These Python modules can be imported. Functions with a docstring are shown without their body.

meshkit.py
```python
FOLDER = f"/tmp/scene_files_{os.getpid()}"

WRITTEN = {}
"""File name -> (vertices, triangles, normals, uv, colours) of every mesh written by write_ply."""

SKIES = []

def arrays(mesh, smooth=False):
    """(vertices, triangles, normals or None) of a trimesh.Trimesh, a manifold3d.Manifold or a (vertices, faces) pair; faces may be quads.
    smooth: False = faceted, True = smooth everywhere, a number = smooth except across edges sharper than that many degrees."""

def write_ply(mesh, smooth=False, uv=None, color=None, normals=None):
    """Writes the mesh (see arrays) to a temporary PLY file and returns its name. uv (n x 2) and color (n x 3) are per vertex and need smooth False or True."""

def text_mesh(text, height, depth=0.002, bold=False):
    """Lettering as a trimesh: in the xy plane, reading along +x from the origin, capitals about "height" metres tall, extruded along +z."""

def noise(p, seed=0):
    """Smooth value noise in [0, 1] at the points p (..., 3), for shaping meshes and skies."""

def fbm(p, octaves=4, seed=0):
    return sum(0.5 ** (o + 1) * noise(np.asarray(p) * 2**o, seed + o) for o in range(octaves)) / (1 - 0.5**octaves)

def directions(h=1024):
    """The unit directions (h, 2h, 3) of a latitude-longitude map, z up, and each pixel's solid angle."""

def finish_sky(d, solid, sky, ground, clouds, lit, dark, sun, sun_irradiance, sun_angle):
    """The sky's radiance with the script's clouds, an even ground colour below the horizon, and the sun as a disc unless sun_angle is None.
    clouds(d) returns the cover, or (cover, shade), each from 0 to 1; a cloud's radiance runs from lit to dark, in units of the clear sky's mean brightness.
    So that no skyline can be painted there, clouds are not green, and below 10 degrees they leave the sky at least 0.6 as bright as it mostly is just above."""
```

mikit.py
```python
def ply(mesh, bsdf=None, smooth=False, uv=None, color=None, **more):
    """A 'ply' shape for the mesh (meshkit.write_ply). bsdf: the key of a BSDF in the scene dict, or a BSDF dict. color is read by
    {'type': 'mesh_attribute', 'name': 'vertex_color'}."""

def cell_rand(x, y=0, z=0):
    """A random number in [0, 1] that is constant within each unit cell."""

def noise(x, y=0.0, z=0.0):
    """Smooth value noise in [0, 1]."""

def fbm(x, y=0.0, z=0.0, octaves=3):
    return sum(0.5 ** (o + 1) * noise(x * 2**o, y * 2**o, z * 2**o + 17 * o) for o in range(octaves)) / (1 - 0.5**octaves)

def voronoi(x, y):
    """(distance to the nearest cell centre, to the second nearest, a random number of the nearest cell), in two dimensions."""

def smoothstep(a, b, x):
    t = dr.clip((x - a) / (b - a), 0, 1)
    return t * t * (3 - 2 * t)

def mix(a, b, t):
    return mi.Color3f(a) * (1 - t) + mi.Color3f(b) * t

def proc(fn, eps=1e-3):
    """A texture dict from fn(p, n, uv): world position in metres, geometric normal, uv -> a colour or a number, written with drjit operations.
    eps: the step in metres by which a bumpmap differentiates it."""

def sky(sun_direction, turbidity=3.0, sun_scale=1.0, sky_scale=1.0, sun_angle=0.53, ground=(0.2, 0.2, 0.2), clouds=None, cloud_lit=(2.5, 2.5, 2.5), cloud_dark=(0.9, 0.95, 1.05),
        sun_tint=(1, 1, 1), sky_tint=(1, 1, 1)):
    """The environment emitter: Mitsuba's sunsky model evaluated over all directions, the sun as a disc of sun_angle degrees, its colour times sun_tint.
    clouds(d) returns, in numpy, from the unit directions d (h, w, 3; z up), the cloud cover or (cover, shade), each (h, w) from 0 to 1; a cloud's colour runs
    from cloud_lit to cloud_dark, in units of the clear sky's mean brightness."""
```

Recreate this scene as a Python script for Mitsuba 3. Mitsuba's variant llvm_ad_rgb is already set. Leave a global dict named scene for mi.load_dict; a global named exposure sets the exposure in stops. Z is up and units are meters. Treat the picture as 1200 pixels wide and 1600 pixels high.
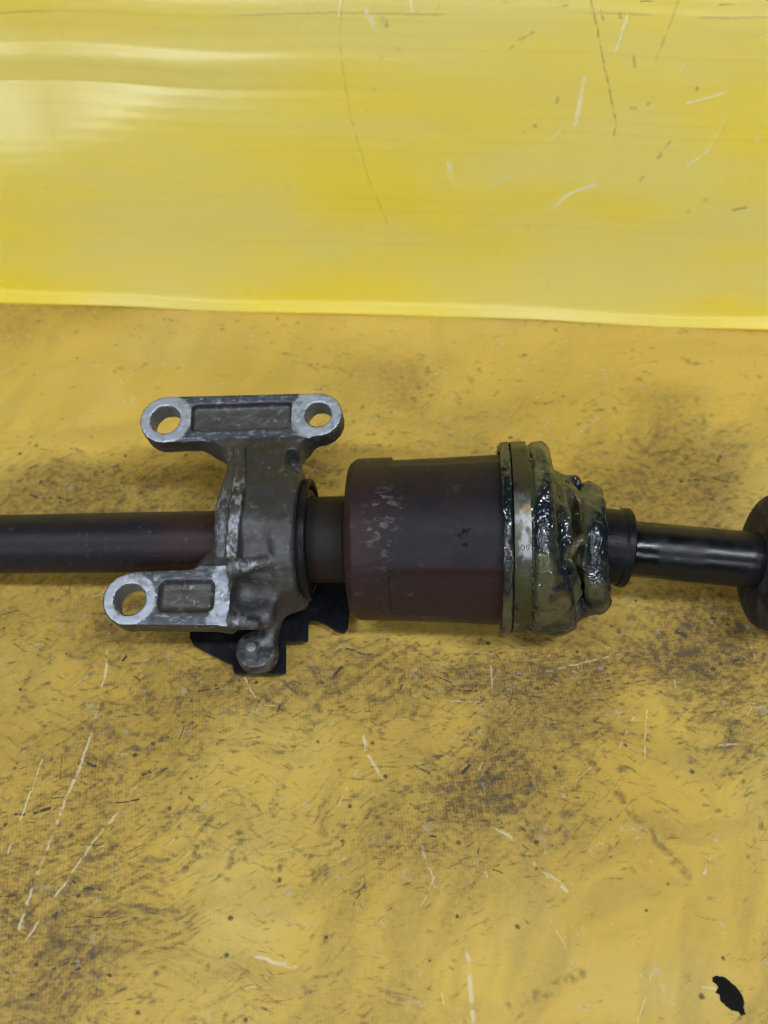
import math
import numpy as np
import trimesh
import drjit as dr
import mitsuba as mi
import mikit
import meshkit
from shapely.geometry import Polygon
from mikit import noise, fbm, voronoi, cell_rand, smoothstep, mix, proc

T = mi.ScalarTransform4f
scene, labels = {}, {}

# ------------------------------------------------------------------ camera, exposure
PITCH = math.radians(55.0)
EYE = np.array([0.0, -0.2831, 0.4710])
LOOK = EYE + np.array([0.0, math.cos(PITCH), -math.sin(PITCH)])
scene['camera'] = {
    'type': 'thinlens', 'fov': 41.11, 'fov_axis': 'x', 'near_clip': 0.01, 'far_clip': 30.0,
    'aperture_radius': 0.0026, 'focus_distance': 0.478,
    'to_world': T().look_at(origin=EYE.tolist(), target=LOOK.tolist(), up=[0, 0, 1]),
}
exposure = 0.0

# ------------------------------------------------------------------ lamps of the workshop (fixtures overhead, out of frame; rear right one added as fill)
LAMP_L = 24.0
LAMP_TINT = np.array([0.95, 1.0, 1.08])
LAMPS = [  # centre x, y, z, length, width, tilt about x (degrees), strength
    (-1.45, -0.70, 2.35, 1.35, 0.22, 0, 1.30),
    (1.05, -0.70, 2.35, 1.45, 0.22, 0, 1.75),
    (-1.75, -3.3, 2.2, 1.8, 0.60, 48, 0.62),
    (1.5, -3.3, 2.2, 1.8, 0.60, 48, 0.34),  # added out of frame for panel haze and fill
]


def T_of(loc, rx=0.0):
    return T().translate(list(loc)).rotate([1, 0, 0], rx)


# ------------------------------------------------------------------ helpers
def obj(key, mesh, bsdf, smooth=False, **kw):
    k, n = key, 0
    while k in scene:
        n += 1
        k = f'{key}_{n:03d}'
    scene[k] = mikit.ply(mesh, bsdf, smooth=smooth, **kw)
    return k


def raw(key, v, f, n, bsdf):
    k, c = key, 0
    while k in scene:
        c += 1
        k = f'{key}_{c:03d}'
    scene[k] = {'type': 'ply', 'filename': meshkit.write_ply((v, f), False, normals=n), 'face_normals': False,
                'bsdf': {'type': 'ref', 'id': bsdf}}
    return k


def surface_nets(F, org, h):
    """Quads around the zero level of the grid F, as triangles, outward normals."""
    s = F < 0
    nx, ny, nz = F.shape
    c = [(a, b, d) for a in (0, 1) for b in (0, 1) for d in (0, 1)]
    def sl(a, o):
        return a[o[0]:nx - 1 + o[0], o[1]:ny - 1 + o[1], o[2]:nz - 1 + o[2]]
    cnt = sum(sl(s, o).astype(np.int8) for o in c)
    act = (cnt > 0) & (cnt < 8)
    ii = np.argwhere(act)
    index = np.full(act.shape, -1, np.int64)
    index[act] = np.arange(len(ii))
    acc, num = np.zeros((len(ii), 3)), np.zeros(len(ii))
    for o in c:
        for ax in range(3):
            if o[ax] == 0:
                o2 = list(o); o2[ax] = 1
                a = F[ii[:, 0] + o[0], ii[:, 1] + o[1], ii[:, 2] + o[2]].astype(float)
                b = F[ii[:, 0] + o2[0], ii[:, 1] + o2[1], ii[:, 2] + o2[2]].astype(float)
                m = (a < 0) != (b < 0)
                t = np.where(m, a / np.where(m, a - b, 1), 0)
                p = np.tile(np.array(o, float), (len(ii), 1)); p[:, ax] += t
                acc[m] += p[m]; num[m] += 1
    v = (ii + acc / num[:, None]) * h + org
    faces = []
    for ax in range(3):
        b, d = (ax + 1) % 3, (ax + 2) % 3
        lo, hi = [slice(1, -1)] * 3, [slice(1, -1)] * 3
        lo[ax], hi[ax] = slice(0, -1), slice(1, None)
        e = s[tuple(lo)] != s[tuple(hi)]
        q = np.argwhere(e)
        off = np.array([1, 1, 1]); off[ax] = 0
        q = q + off
        ins = s[q[:, 0], q[:, 1], q[:, 2]]
        def cell(db, dd):
            r = q.copy(); r[:, b] -= db; r[:, d] -= dd
            return index[r[:, 0], r[:, 1], r[:, 2]]
        quad = np.stack([cell(1, 1), cell(0, 1), cell(0, 0), cell(1, 0)], 1)
        quad[~ins] = quad[~ins][:, ::-1]
        faces.append(quad)
    q = np.vstack(faces)
    q = q[(q >= 0).all(1)]
    f = np.vstack([q[:, [0, 1, 2]], q[:, [0, 2, 3]]])
    return v, f


def vnormals(v, f):
    n = np.zeros_like(v)
    fn = np.cross(v[f[:, 1]] - v[f[:, 0]], v[f[:, 2]] - v[f[:, 0]])
    for k in range(3):
        np.add.at(n, f[:, k], fn)
    return n / np.maximum(np.linalg.norm(n, axis=1, keepdims=True), 1e-20)


def submesh(v, f, n, mask):
    g = f[mask]
    u, inv = np.unique(g, return_inverse=True)
    return v[u], inv.reshape(-1, 3), n[u]


def lathe(profile, x_of, radial=None, seg=128):
    """Revolve (s, r) around a line: x_of(s) -> centre, axis frame; radial(s, phi) changes r."""
    prof = np.asarray(profile, float)
    ph = np.linspace(0, 2 * np.pi, seg, endpoint=False)
    o, a, e1, e2 = x_of
    rings = []
    for s, r in prof:
        rr = r * np.ones(seg) if radial is None else r + radial(s, ph) * (r > 1e-6)
        rings.append(o + a * s + rr[:, None] * (np.cos(ph)[:, None] * e1 + np.sin(ph)[:, None] * e2))
    v = np.vstack(rings)
    i, j = np.meshgrid(np.arange(len(prof) - 1), np.arange(seg), indexing='ij')
    q = np.stack([i * seg + j, i * seg + (j + 1) % seg, (i + 1) * seg + (j + 1) % seg, (i + 1) * seg + j], -1).reshape(-1, 4)
    f = np.vstack([q[:, [0, 2, 1]], q[:, [0, 3, 2]]])
    m = trimesh.Trimesh(v, f, process=False)
    m.update_faces(m.nondegenerate_faces())
    return m


def frame(o, a):
    """Axis frame: e1 points up (z), e2 completes it."""
    a = np.asarray(a, float) / np.linalg.norm(a)
    e1 = np.array([0, 0, 1.0]); e1 -= a * (e1 @ a); e1 /= np.linalg.norm(e1)
    return np.asarray(o, float), a, e1, np.cross(a, e1)


def bevelled(pts, b=0.0006, n=3):
    """Round the corners of an (s, r) profile; points with a third entry 0 stay sharp."""
    out = []
    for i, p in enumerate(pts):
        if 0 < i < len(pts) - 1 and (len(p) < 3 or p[2] != 0):
            rad = p[2] if len(p) > 2 else b
            P, A, B = (np.array(q[:2], float) for q in (p, pts[i - 1], pts[i + 1]))
            da, db = np.linalg.norm(A - P), np.linalg.norm(B - P)
            r = min(rad, 0.45 * da, 0.45 * db)
            a_, b_ = P + (A - P) / da * r, P + (B - P) / db * r
            for t in np.linspace(0, 1, n + 1):
                out.append((1 - t) ** 2 * a_ + 2 * t * (1 - t) * P + t * t * b_)
        else:
            out.append(np.array(p[:2], float))
    return np.array(out)


# ------------------------------------------------------------------ procedural materials
def seg_dist(px, py, a, b):
    ax, ay, bx, by = a[0], a[1], b[0], b[1]
    dx, dy = bx - ax, by - ay
    t = dr.clip(((px - ax) * dx + (py - ay) * dy) / (dx * dx + dy * dy), 0, 1)
    return dr.sqrt(dr.square(px - ax - t * dx) + dr.square(py - ay - t * dy))


def poly_dist(px, py, pts):
    d = mi.Float(1e3)
    for a, b in zip(pts[:-1], pts[1:]):
        d = dr.minimum(d, seg_dist(px, py, a, b))
    return d


def strokes(x, y, cell, seed, prob, width, angle=None, spread=3.14):
    """One random short scratch per grid cell; 1 on the scratch, 0 off it."""
    u, v = x / cell, y / cell
    best = mi.Float(0)
    for i in (-1, 0, 1):
        for j in (-1, 0, 1):
            cx, cy = dr.floor(u) + i, dr.floor(v) + j
            r = [cell_rand(cx, cy, seed + k) for k in range(5)]
            ang = (0 if angle is None else angle) + (r[2] - 0.5) * spread
            ln = 0.12 + 0.75 * r[3] * r[3]
            ox, oy = u - (cx + r[0]), v - (cy + r[1])
            c, s = dr.cos(ang), dr.sin(ang)
            al, ac = ox * c + oy * s, -ox * s + oy * c
            ac = ac + 0.25 * al * al * (r[4] - 0.5) * 2
            al = dr.maximum(dr.abs(al) - ln * 0.5, 0)
            d = dr.sqrt(al * al + ac * ac) * cell
            w = width * (0.5 + r[4])
            best = dr.maximum(best, dr.select(cell_rand(cx, cy, seed + 9) < prob, 1 - smoothstep(w * 0.4, w, d), 0))
    return best


WHITE_SCRATCH = [
    [(-0.1426, -0.0303), (-0.1409, -0.0522), (-0.1424, -0.0730), (-0.1425, -0.0865), (-0.1463, -0.1058), (-0.1506, -0.1243), (-0.1540, -0.1421), (-0.1571, -0.1591), (-0.1595, -0.1753)],
    [(-0.1640, -0.0988), (-0.1676, -0.1213), (-0.1713, -0.1432)],
    [(-0.1172, -0.1115), (-0.1225, -0.1219), (-0.1322, -0.1362), (-0.1458, -0.1618), (-0.1557, -0.1807)],
    [(-0.0704, -0.0550), (-0.0644, -0.0662)],
    [(-0.0100, -0.0865), (-0.0077, -0.0962), (-0.0006, -0.1074)],
    [(0.0161, -0.1362), (0.0197, -0.1478), (0.0229, -0.1577)],
    [(0.0508, -0.1309), (0.0602, -0.1368)],
    [(0.0681, -0.1478), (0.0748, -0.1535), (0.0814, -0.1591)],
    [(0.0286, -0.0680), (0.0620, -0.0683)],
    [(0.0810, -0.0522), (0.1263, -0.0406)],
    [(0.0360, -0.1832), (0.0372, -0.2132)],
    [(0.1297, -0.0730), (0.1248, -0.1026)],
    [(0.1482, -0.1449), (0.1441, -0.1521)],
    [(-0.0552, -0.1869), (-0.0379, -0.1915)],
    [(0.0543, -0.0486), (0.0542, -0.0610)],
]
WHITE_W = [0.0011, 0.0008, 0.0008, 0.0007, 0.0012, 0.0010, 0.0014, 0.0016, 0.0004, 0.0005, 0.0016, 0.0006, 0.0007, 0.0012, 0.0007]
DARK_SMEAR = [
    [(0.0538, -0.2055), (0.0676, -0.2011), (0.0842, -0.1935)],
    [(-0.0662, -0.1347), (-0.0704, -0.1535)],
    [(-0.1476, -0.1713), (-0.1433, -0.1846)],
    [(0.0200, -0.1138), (0.0421, -0.1181), (0.0559, -0.1054)],
    [(0.0891, -0.0855), (0.1048, -0.1064), (0.1187, -0.1288), (0.1370, -0.1526)],
]


GRIME_SHADE = [  # dirt rubbed in or shade painted in (+), sheet wiped clean (-): centre, radii, strength
    (0.048, -0.112, 0.027, 0.018, 0.25), (0.173, -0.080, 0.022, 0.041, 0.22), (0.032, -0.052, 0.084, 0.017, 0.20), (0.152, -0.034, 0.043, 0.022, 0.36),  # last entry: shade under the axle bar, painted in
    (-0.064, -0.063, 0.042, 0.020, 0.15), (-0.144, -0.170, 0.054, 0.048, 0.22), (-0.131, -0.086, 0.037, 0.047, 0.08), (-0.154, 0.065, 0.062, 0.027, 0.16),  # second entry: light falloff at the front left, painted in
    (0.008, 0.148, 0.036, 0.026, 0.15), (0.178, 0.078, 0.048, 0.040, 0.12), (0.093, -0.086, 0.050, 0.038, 0.08), (0.160, 0.132, 0.047, 0.020, 0.10),
    (0.012, -0.139, 0.047, 0.017, 0.08), (-0.071, -0.130, 0.036, 0.020, 0.09), (-0.044, 0.074, 0.022, 0.027, 0.14), (-0.118, -0.019, 0.027, 0.022, 0.10),
    (0.111, -0.183, 0.061, 0.035, -0.14), (0.0, -0.183, 0.039, 0.032, -0.08), (-0.176, 0.132, 0.086, 0.045, -0.12), (0.078, -0.183, 0.028, 0.030, -0.06), (0.120, 0.164, 0.161, 0.027, -0.06)]


def rotated(x, y, a):
    c, s = math.cos(a), math.sin(a)
    return x * c + y * s, -x * s + y * c


def floor_color(p, n, uv):
    x, y = p.x, p.y
    w1, w2 = fbm(x * 26, y * 26, 5, 3) - 0.5, fbm(x * 26, y * 26, 9, 3) - 0.5
    wx, wy = x + 0.022 * w1, y + 0.022 * w2
    # woven sheet: fine ribs both ways, which hold the dirt
    wv = (0.5 + 0.5 * dr.sin((x + 0.1 * y) * (2 * math.pi / 0.00165))) * 0.6 + (0.5 + 0.5 * dr.sin((y - 0.06 * x) * (2 * math.pi / 0.0019))) * 0.4
    fine = fbm(x * 620, y * 620, 2, 3)
    grit = fbm(x * 380, y * 380, 12, 3)
    # where feet and parts have rubbed dirt in, and where shade is painted
    reg = fbm(wx * 11 + 3.1, wy * 11 + 7.7, 1, 4)
    zone = mi.Float(0)
    for gx_, gy0, rx_, ry_, am in GRIME_SHADE:
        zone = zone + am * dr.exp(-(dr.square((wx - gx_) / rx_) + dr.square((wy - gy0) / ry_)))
    dirt_shade = smoothstep(0.34, 0.82, 0.36 + 0.75 * (reg - 0.36) + 1.15 * zone)
    base = mix((0.550, 0.362, 0.056), (0.625, 0.440, 0.090), fbm(x * 9, y * 9, 2, 3))
    base = mix(base, (0.560, 0.455, 0.150), smoothstep(0.48, 0.8, fbm(x * 15 + 9, y * 20, 4, 4)) * 0.35)
    base = mix(base, (0.500, 0.325, 0.045), smoothstep(0.5, 0.8, fbm(x * 10 + 30, y * 12, 8, 3)) * 0.35)
    # long soft wipes of thin dirt
    a0, b0 = rotated(wx, wy, 1.25)
    wipe = smoothstep(0.42, 0.75, fbm(a0 * 16, b0 * 75, 33, 4))
    a0, b0 = rotated(wx, wy, 0.15)
    wipe = dr.maximum(wipe, smoothstep(0.45, 0.78, fbm(a0 * 14, b0 * 60, 37, 4)))
    base = mix(base, (0.260, 0.190, 0.052), wipe * (0.24 + 0.24 * fine) * (1 - 0.7 * smoothstep(0.08, 0.15, y)))
    back = 1 - 0.8 * smoothstep(0.09, 0.15, y)
    # brown film, caught in the weave; it also carries the painted shade
    c = mix(base, (0.190, 0.115, 0.030), dirt_shade * (0.60 + 0.40 * smoothstep(0.25, 0.75, fine)) * (0.68 + 0.32 * wv) * 0.97)
    # rubbed streaks in two directions, broken up by grain and weave
    a1, b1 = rotated(wx, wy, 0.55)
    a2, b2 = rotated(wx, wy, -0.28)
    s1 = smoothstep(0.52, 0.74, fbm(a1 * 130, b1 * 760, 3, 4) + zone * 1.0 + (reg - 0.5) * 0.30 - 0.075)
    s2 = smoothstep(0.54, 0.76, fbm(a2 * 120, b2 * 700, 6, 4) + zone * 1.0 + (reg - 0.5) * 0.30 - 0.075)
    gate = 0.35 + 0.65 * smoothstep(0.35, 0.65, grit)
    c = mix(c, (0.095, 0.060, 0.022), s1 * gate * back * (0.2 + 0.8 * fine) * (0.75 + 0.25 * wv) * 0.9)
    c = mix(c, (0.085, 0.058, 0.026), s2 * gate * back * (0.2 + 0.8 * fine) * (0.75 + 0.25 * wv) * 0.8)
    # grey rubbed marks
    gy_ = smoothstep(0.62, 0.82, fbm(wx * 170 + 40, wy * 300, 8, 4) + zone * 0.6 - 0.05)
    c = mix(c, (0.085, 0.068, 0.042), gy_ * (0.2 + 0.8 * fine) * 0.85)
    dens = 0.05 + 0.95 * smoothstep(0.10, 0.6, dirt_shade)
    # hairline curves: where a warped noise crosses its middle value
    for k, (f1, th) in enumerate(((22.0, 0.0035), (37.0, 0.0045))):
        q = fbm(x * f1 + 5 * k, y * f1 * 1.25 + 3, 14 + k, 2)
        m = 1 - smoothstep(th * 0.3, th, dr.abs(q - 0.5))
        m = m * smoothstep(0.52, 0.64, fbm(x * 70 + 11 * k, y * 70, 18 + k, 2)) * smoothstep(0.35, 0.55, noise(x * 520, y * 520, 5 + k))
        c = mix(c, (0.070, 0.048, 0.022), m * 0.95 * dens * back)
    # nicks and scratches
    dk = strokes(wx, wy, 0.019, 11, 0.55, 0.00075, 0.2, 1.5)
    dk2 = strokes(x, y, 0.0105, 31, 0.30, 0.00045, 0.35, 2.0)
    wt = strokes(x + 0.008 * w1, y + 0.008 * w2, 0.027, 51, 0.42, 0.00050, 1.0, 2.4)
    br = smoothstep(0.38, 0.60, noise(x * 560, y * 560, 3))
    c = mix(c, (0.050, 0.040, 0.030), dk * br * back * dens * 0.95)
    c = mix(c, (0.060, 0.046, 0.032), dk2 * (0.3 + 0.7 * br) * back * dens * 0.8)
    c = mix(c, (0.68, 0.62, 0.40), wt * smoothstep(0.42, 0.66, noise(x * 400, y * 400, 7)) * 0.42)
    spx, spy, sr = voronoi(x * 62, y * 62)
    c = mix(c, (0.022, 0.020, 0.018), dr.select(sr > 0.82, 1 - smoothstep(0.02, 0.05 + 0.35 * (sr - 0.82), spx + 0.10 * (fine - 0.5)), 0) * 0.8 * back)
    pw = smoothstep(0.70, 0.82, fbm(x * 190 + 70, y * 190, 25, 3)) * smoothstep(0.45, 0.6, fine)
    c = mix(c, (0.60, 0.57, 0.42), pw * 0.28)
    jx = x + 0.0011 * (fbm(x * 420, y * 420, 21, 2) - 0.5)
    jy = y + 0.0011 * (fbm(x * 420, y * 420, 22, 2) - 0.5)
    brk = smoothstep(0.36, 0.58, fbm(x * 300, y * 300, 23, 2))
    for pts, w in zip(WHITE_SCRATCH, WHITE_W):
        m = 1 - smoothstep(w * 0.15, w, poly_dist(jx, jy, pts))
        c = mix(c, (0.72, 0.66, 0.44), m * (0.06 + 0.94 * brk) * 0.55)
    for pts in DARK_SMEAR:
        m = 1 - smoothstep(0.0004, 0.0036, poly_dist(jx, jy, pts))
        c = mix(c, (0.065, 0.048, 0.028), m * smoothstep(0.36, 0.70, fbm(x * 330, y * 330, 4, 4)) * 0.5)
    return c


def floor_rough(p, n, uv):
    return 0.45 + 0.25 * fbm(p.x * 60, p.y * 60, 4, 2)


def floor_bump(p, n, uv):
    x, y = p.x, p.y
    w = dr.sin((x + 0.1 * y) * (2 * math.pi / 0.00165)) * 0.000010 + dr.sin((y - 0.06 * x) * (2 * math.pi / 0.0019)) * 0.000010
    return w + 0.0005 * fbm(x * 45, y * 45, 3, 2) + 0.00008 * noise(x * 700, y * 700, 2)


PANEL_DARK = [
    [(-0.0231, 0.1868), (-0.0267, 0.1741), (-0.0276, 0.1576), (-0.0219, 0.1196), (-0.0107, 0.0825), (0.0013, 0.0549)],
    [(0.1062, 0.1895), (0.1129, 0.1706), (0.1213, 0.1475), (0.1290, 0.1269), (0.1317, 0.1180), (0.1311, 0.1125)],
    [(0.1351, 0.1829), (0.1412, 0.1833)], [(0.1776, 0.1838), (0.1860, 0.1839)], [(0.2085, 0.0720), (0.2158, 0.0739)],
    [(0.1147, 0.1771), (0.1166, 0.1733)], [(0.0623, 0.1807), (0.0633, 0.1804)], [(-0.0040, 0.1707), (-0.0022, 0.1681)],
    [(0.0912, 0.1782), (0.0962, 0.1792)], [(0.1554, 0.1843), (0.1485, 0.1549)], [(0.0942, 0.0282), (0.1041, 0.0220), (0.1036, 0.0154)],
]
PANEL_DARK_W = [0.0007, 0.0009, 0.0006, 0.0006, 0.0010, 0.0010, 0.0014, 0.0028, 0.0006, 0.0011, 0.0008]
PANEL_DARK_A = [0.28, 0.62, 0.75, 0.75, 0.8, 0.8, 0.85, 0.6, 0.6, 0.30, 0.25]
PANEL_PALE = [
    [(0.0993, 0.0658), (0.1086, 0.0759), (0.1176, 0.0805), (0.1247, 0.0834)], [(0.0367, 0.0926), (0.0394, 0.0839)],
    [(0.0103, 0.1875), (0.0124, 0.1749)], [(0.1294, 0.1757), (0.1259, 0.1578)], [(0.1103, 0.1421), (0.1084, 0.1174)],
    [(0.1921, 0.1231), (0.1864, 0.1066), (0.1752, 0.0970)], [(-0.0127, 0.1744), (-0.0057, 0.1631)], [(0.1880, 0.1388), (0.1702, 0.1331)],
    [(-0.0263, 0.1852), (-0.0281, 0.1708)],
]
PANEL_PALE_W = [0.0019, 0.0024, 0.0012, 0.0012, 0.0022, 0.0012, 0.0022, 0.0012, 0.0009]


def panel_color(p, n, uv):
    u, s = uv.x, uv.y
    c = mix((0.690, 0.532, 0.044), (0.730, 0.585, 0.068), fbm(u * 5, s * 24, 1, 3))
    c = mix(c, (0.70, 0.54, 0.035), smoothstep(0.11, 0.02, s) * 0.45)  # yellow reflection of the floor painted in towards the foot
    c = mix(c, (0.70, 0.545, 0.040), 0.35 * smoothstep(0.45, 0.75, fbm(u * 3 + 7, s * 16, 3, 3)))
    # paler, less saturated patches, stronger higher up
    paler = smoothstep(0.35, 0.80, fbm(u * 7 + 2, s * 22, 5, 3) + smoothstep(0.03, 0.17, s) * 0.22 + smoothstep(-0.10, 0.03, u) * 0.08)
    c = mix(c, (0.630, 0.560, 0.200), paler * 0.62)
    # flute lines of the twin-wall sheet, uneven in strength
    fl = 0.5 + 0.5 * dr.cos(s * (2 * math.pi / 0.0071) + 0.8 * noise(u * 4, s * 30, 1))
    c = mix(c, (0.42, 0.36, 0.08), smoothstep(0.70, 1.0, fl) * 0.08 * smoothstep(0.2, 0.8, noise(u * 7, s * 90, 6)))
    wd = fbm(u * 30, s * 30, 11, 2) - 0.5
    dk = strokes(u + 0.01 * wd, s, 0.036, 71, 0.36, 0.00080, 1.2, 1.6)
    pl = strokes(u - 0.01 * wd, s, 0.030, 91, 0.34, 0.0011, 1.2, 1.8)
    right = smoothstep(-0.04, 0.12, u) * smoothstep(0.03, 0.13, s) * 0.9 + 0.10
    br = smoothstep(0.42, 0.68, fbm(u * 240, s * 240, 3, 2))
    c = mix(c, (0.24, 0.20, 0.10), dk * right * br * 0.45)
    c = mix(c, (0.66, 0.64, 0.46), pl * right * smoothstep(0.42, 0.70, fbm(u * 170, s * 170, 5, 2)) * 0.45)
    vx, vy, vr = voronoi(u * 48, s * 48)
    c = mix(c, (0.20, 0.17, 0.09), dr.select(vr > 0.80, 1 - smoothstep(0.02, 0.09, vx + 0.12 * (noise(u * 500, s * 500, 9) - 0.5)), 0) * 0.5 * right)
    ju = u + 0.0009 * (fbm(u * 330, s * 330, 31, 2) - 0.5)
    js = s + 0.0009 * (fbm(u * 330, s * 330, 32, 2) - 0.5)
    # dirt line along the upper crease
    c = mix(c, (0.32, 0.27, 0.09), (1 - smoothstep(0.0002, 0.0009, dr.abs(js - 0.1735 - 0.022 * u))) * (0.08 + 0.45 * smoothstep(0.5, 0.7, noise(u * 45, 3, 3))) * 0.7)
    for pts, w, a in zip(PANEL_DARK, PANEL_DARK_W, PANEL_DARK_A):
        c = mix(c, (0.13, 0.115, 0.065), (1 - smoothstep(w * 0.15, w, poly_dist(ju, js, pts))) * a * 0.8 * (0.25 + 0.75 * smoothstep(0.3, 0.6, noise(u * 260, s * 260, 2))))
    for pts, w in zip(PANEL_PALE, PANEL_PALE_W):
        c = mix(c, (0.70, 0.69, 0.56), (1 - smoothstep(w * 0.1, w, poly_dist(ju, js, pts))) * (0.08 + 0.5 * smoothstep(0.3, 0.65, fbm(u * 300, s * 300, 4, 2))))
    return c


def panel_rough(p, n, uv):
    return 0.24 + 0.12 * fbm(uv.x * 12, uv.y * 18, 4, 2) + 0.22 * smoothstep(0.007, 0.003, uv.y)


def panel_bump(p, n, uv):
    u, s = uv.x, uv.y
    return 0.00003 * dr.cos(s * (2 * math.pi / 0.0071)) + 0.0002 * fbm(u * 10, s * 25, 2, 2) + 0.00003 * noise(u * 900, s * 900, 1)


# aluminium casting. FO: centre of the near bolt hole; the machined faces lie in the plane FO, FN
FT = math.radians(14.0)
AXIS = np.array([1.0, -0.030, 0.070]); AXIS /= np.linalg.norm(AXIS)
BZ = np.array([0, 0, 1.0]) - AXIS * AXIS[2]; BZ /= np.linalg.norm(BZ)
BY = np.cross(BZ, AXIS)
BM = np.stack([AXIS, BY, BZ])                       # world -> bracket axes (along the shaft, towards the panel, up)
BO = np.array([0, 0, 0.0432]) + AXIS * (-0.061 / AXIS[0])   # centre of the bearing ring
FO = np.array([-0.0601, -0.0388, 0.0080])           # centre of the near bolt hole, in bracket axes
CT, ST = math.cos(FT), math.sin(FT)
FACE = [(0.0088, 0.0966, 0.0142), (0.0881, 0.0975, 0.0150), (0.0, 0.0006, 0.0134)]
BORE = (0.0076, 0.0066, 0.0076)


def local(p):
    dx, dy, dz = p.x - BO[0], p.y - BO[1], p.z - BO[2]
    return tuple(dx * r[0] + dy * r[1] + dz * r[2] for r in BM)


def flange_uvh(p):
    x, y, z = local(p)
    y, z = y - FO[1], z - FO[2]
    return x - FO[0], y * CT + z * ST, z * CT - y * ST


FNW = BM.T @ np.array([0, -ST, CT])


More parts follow.
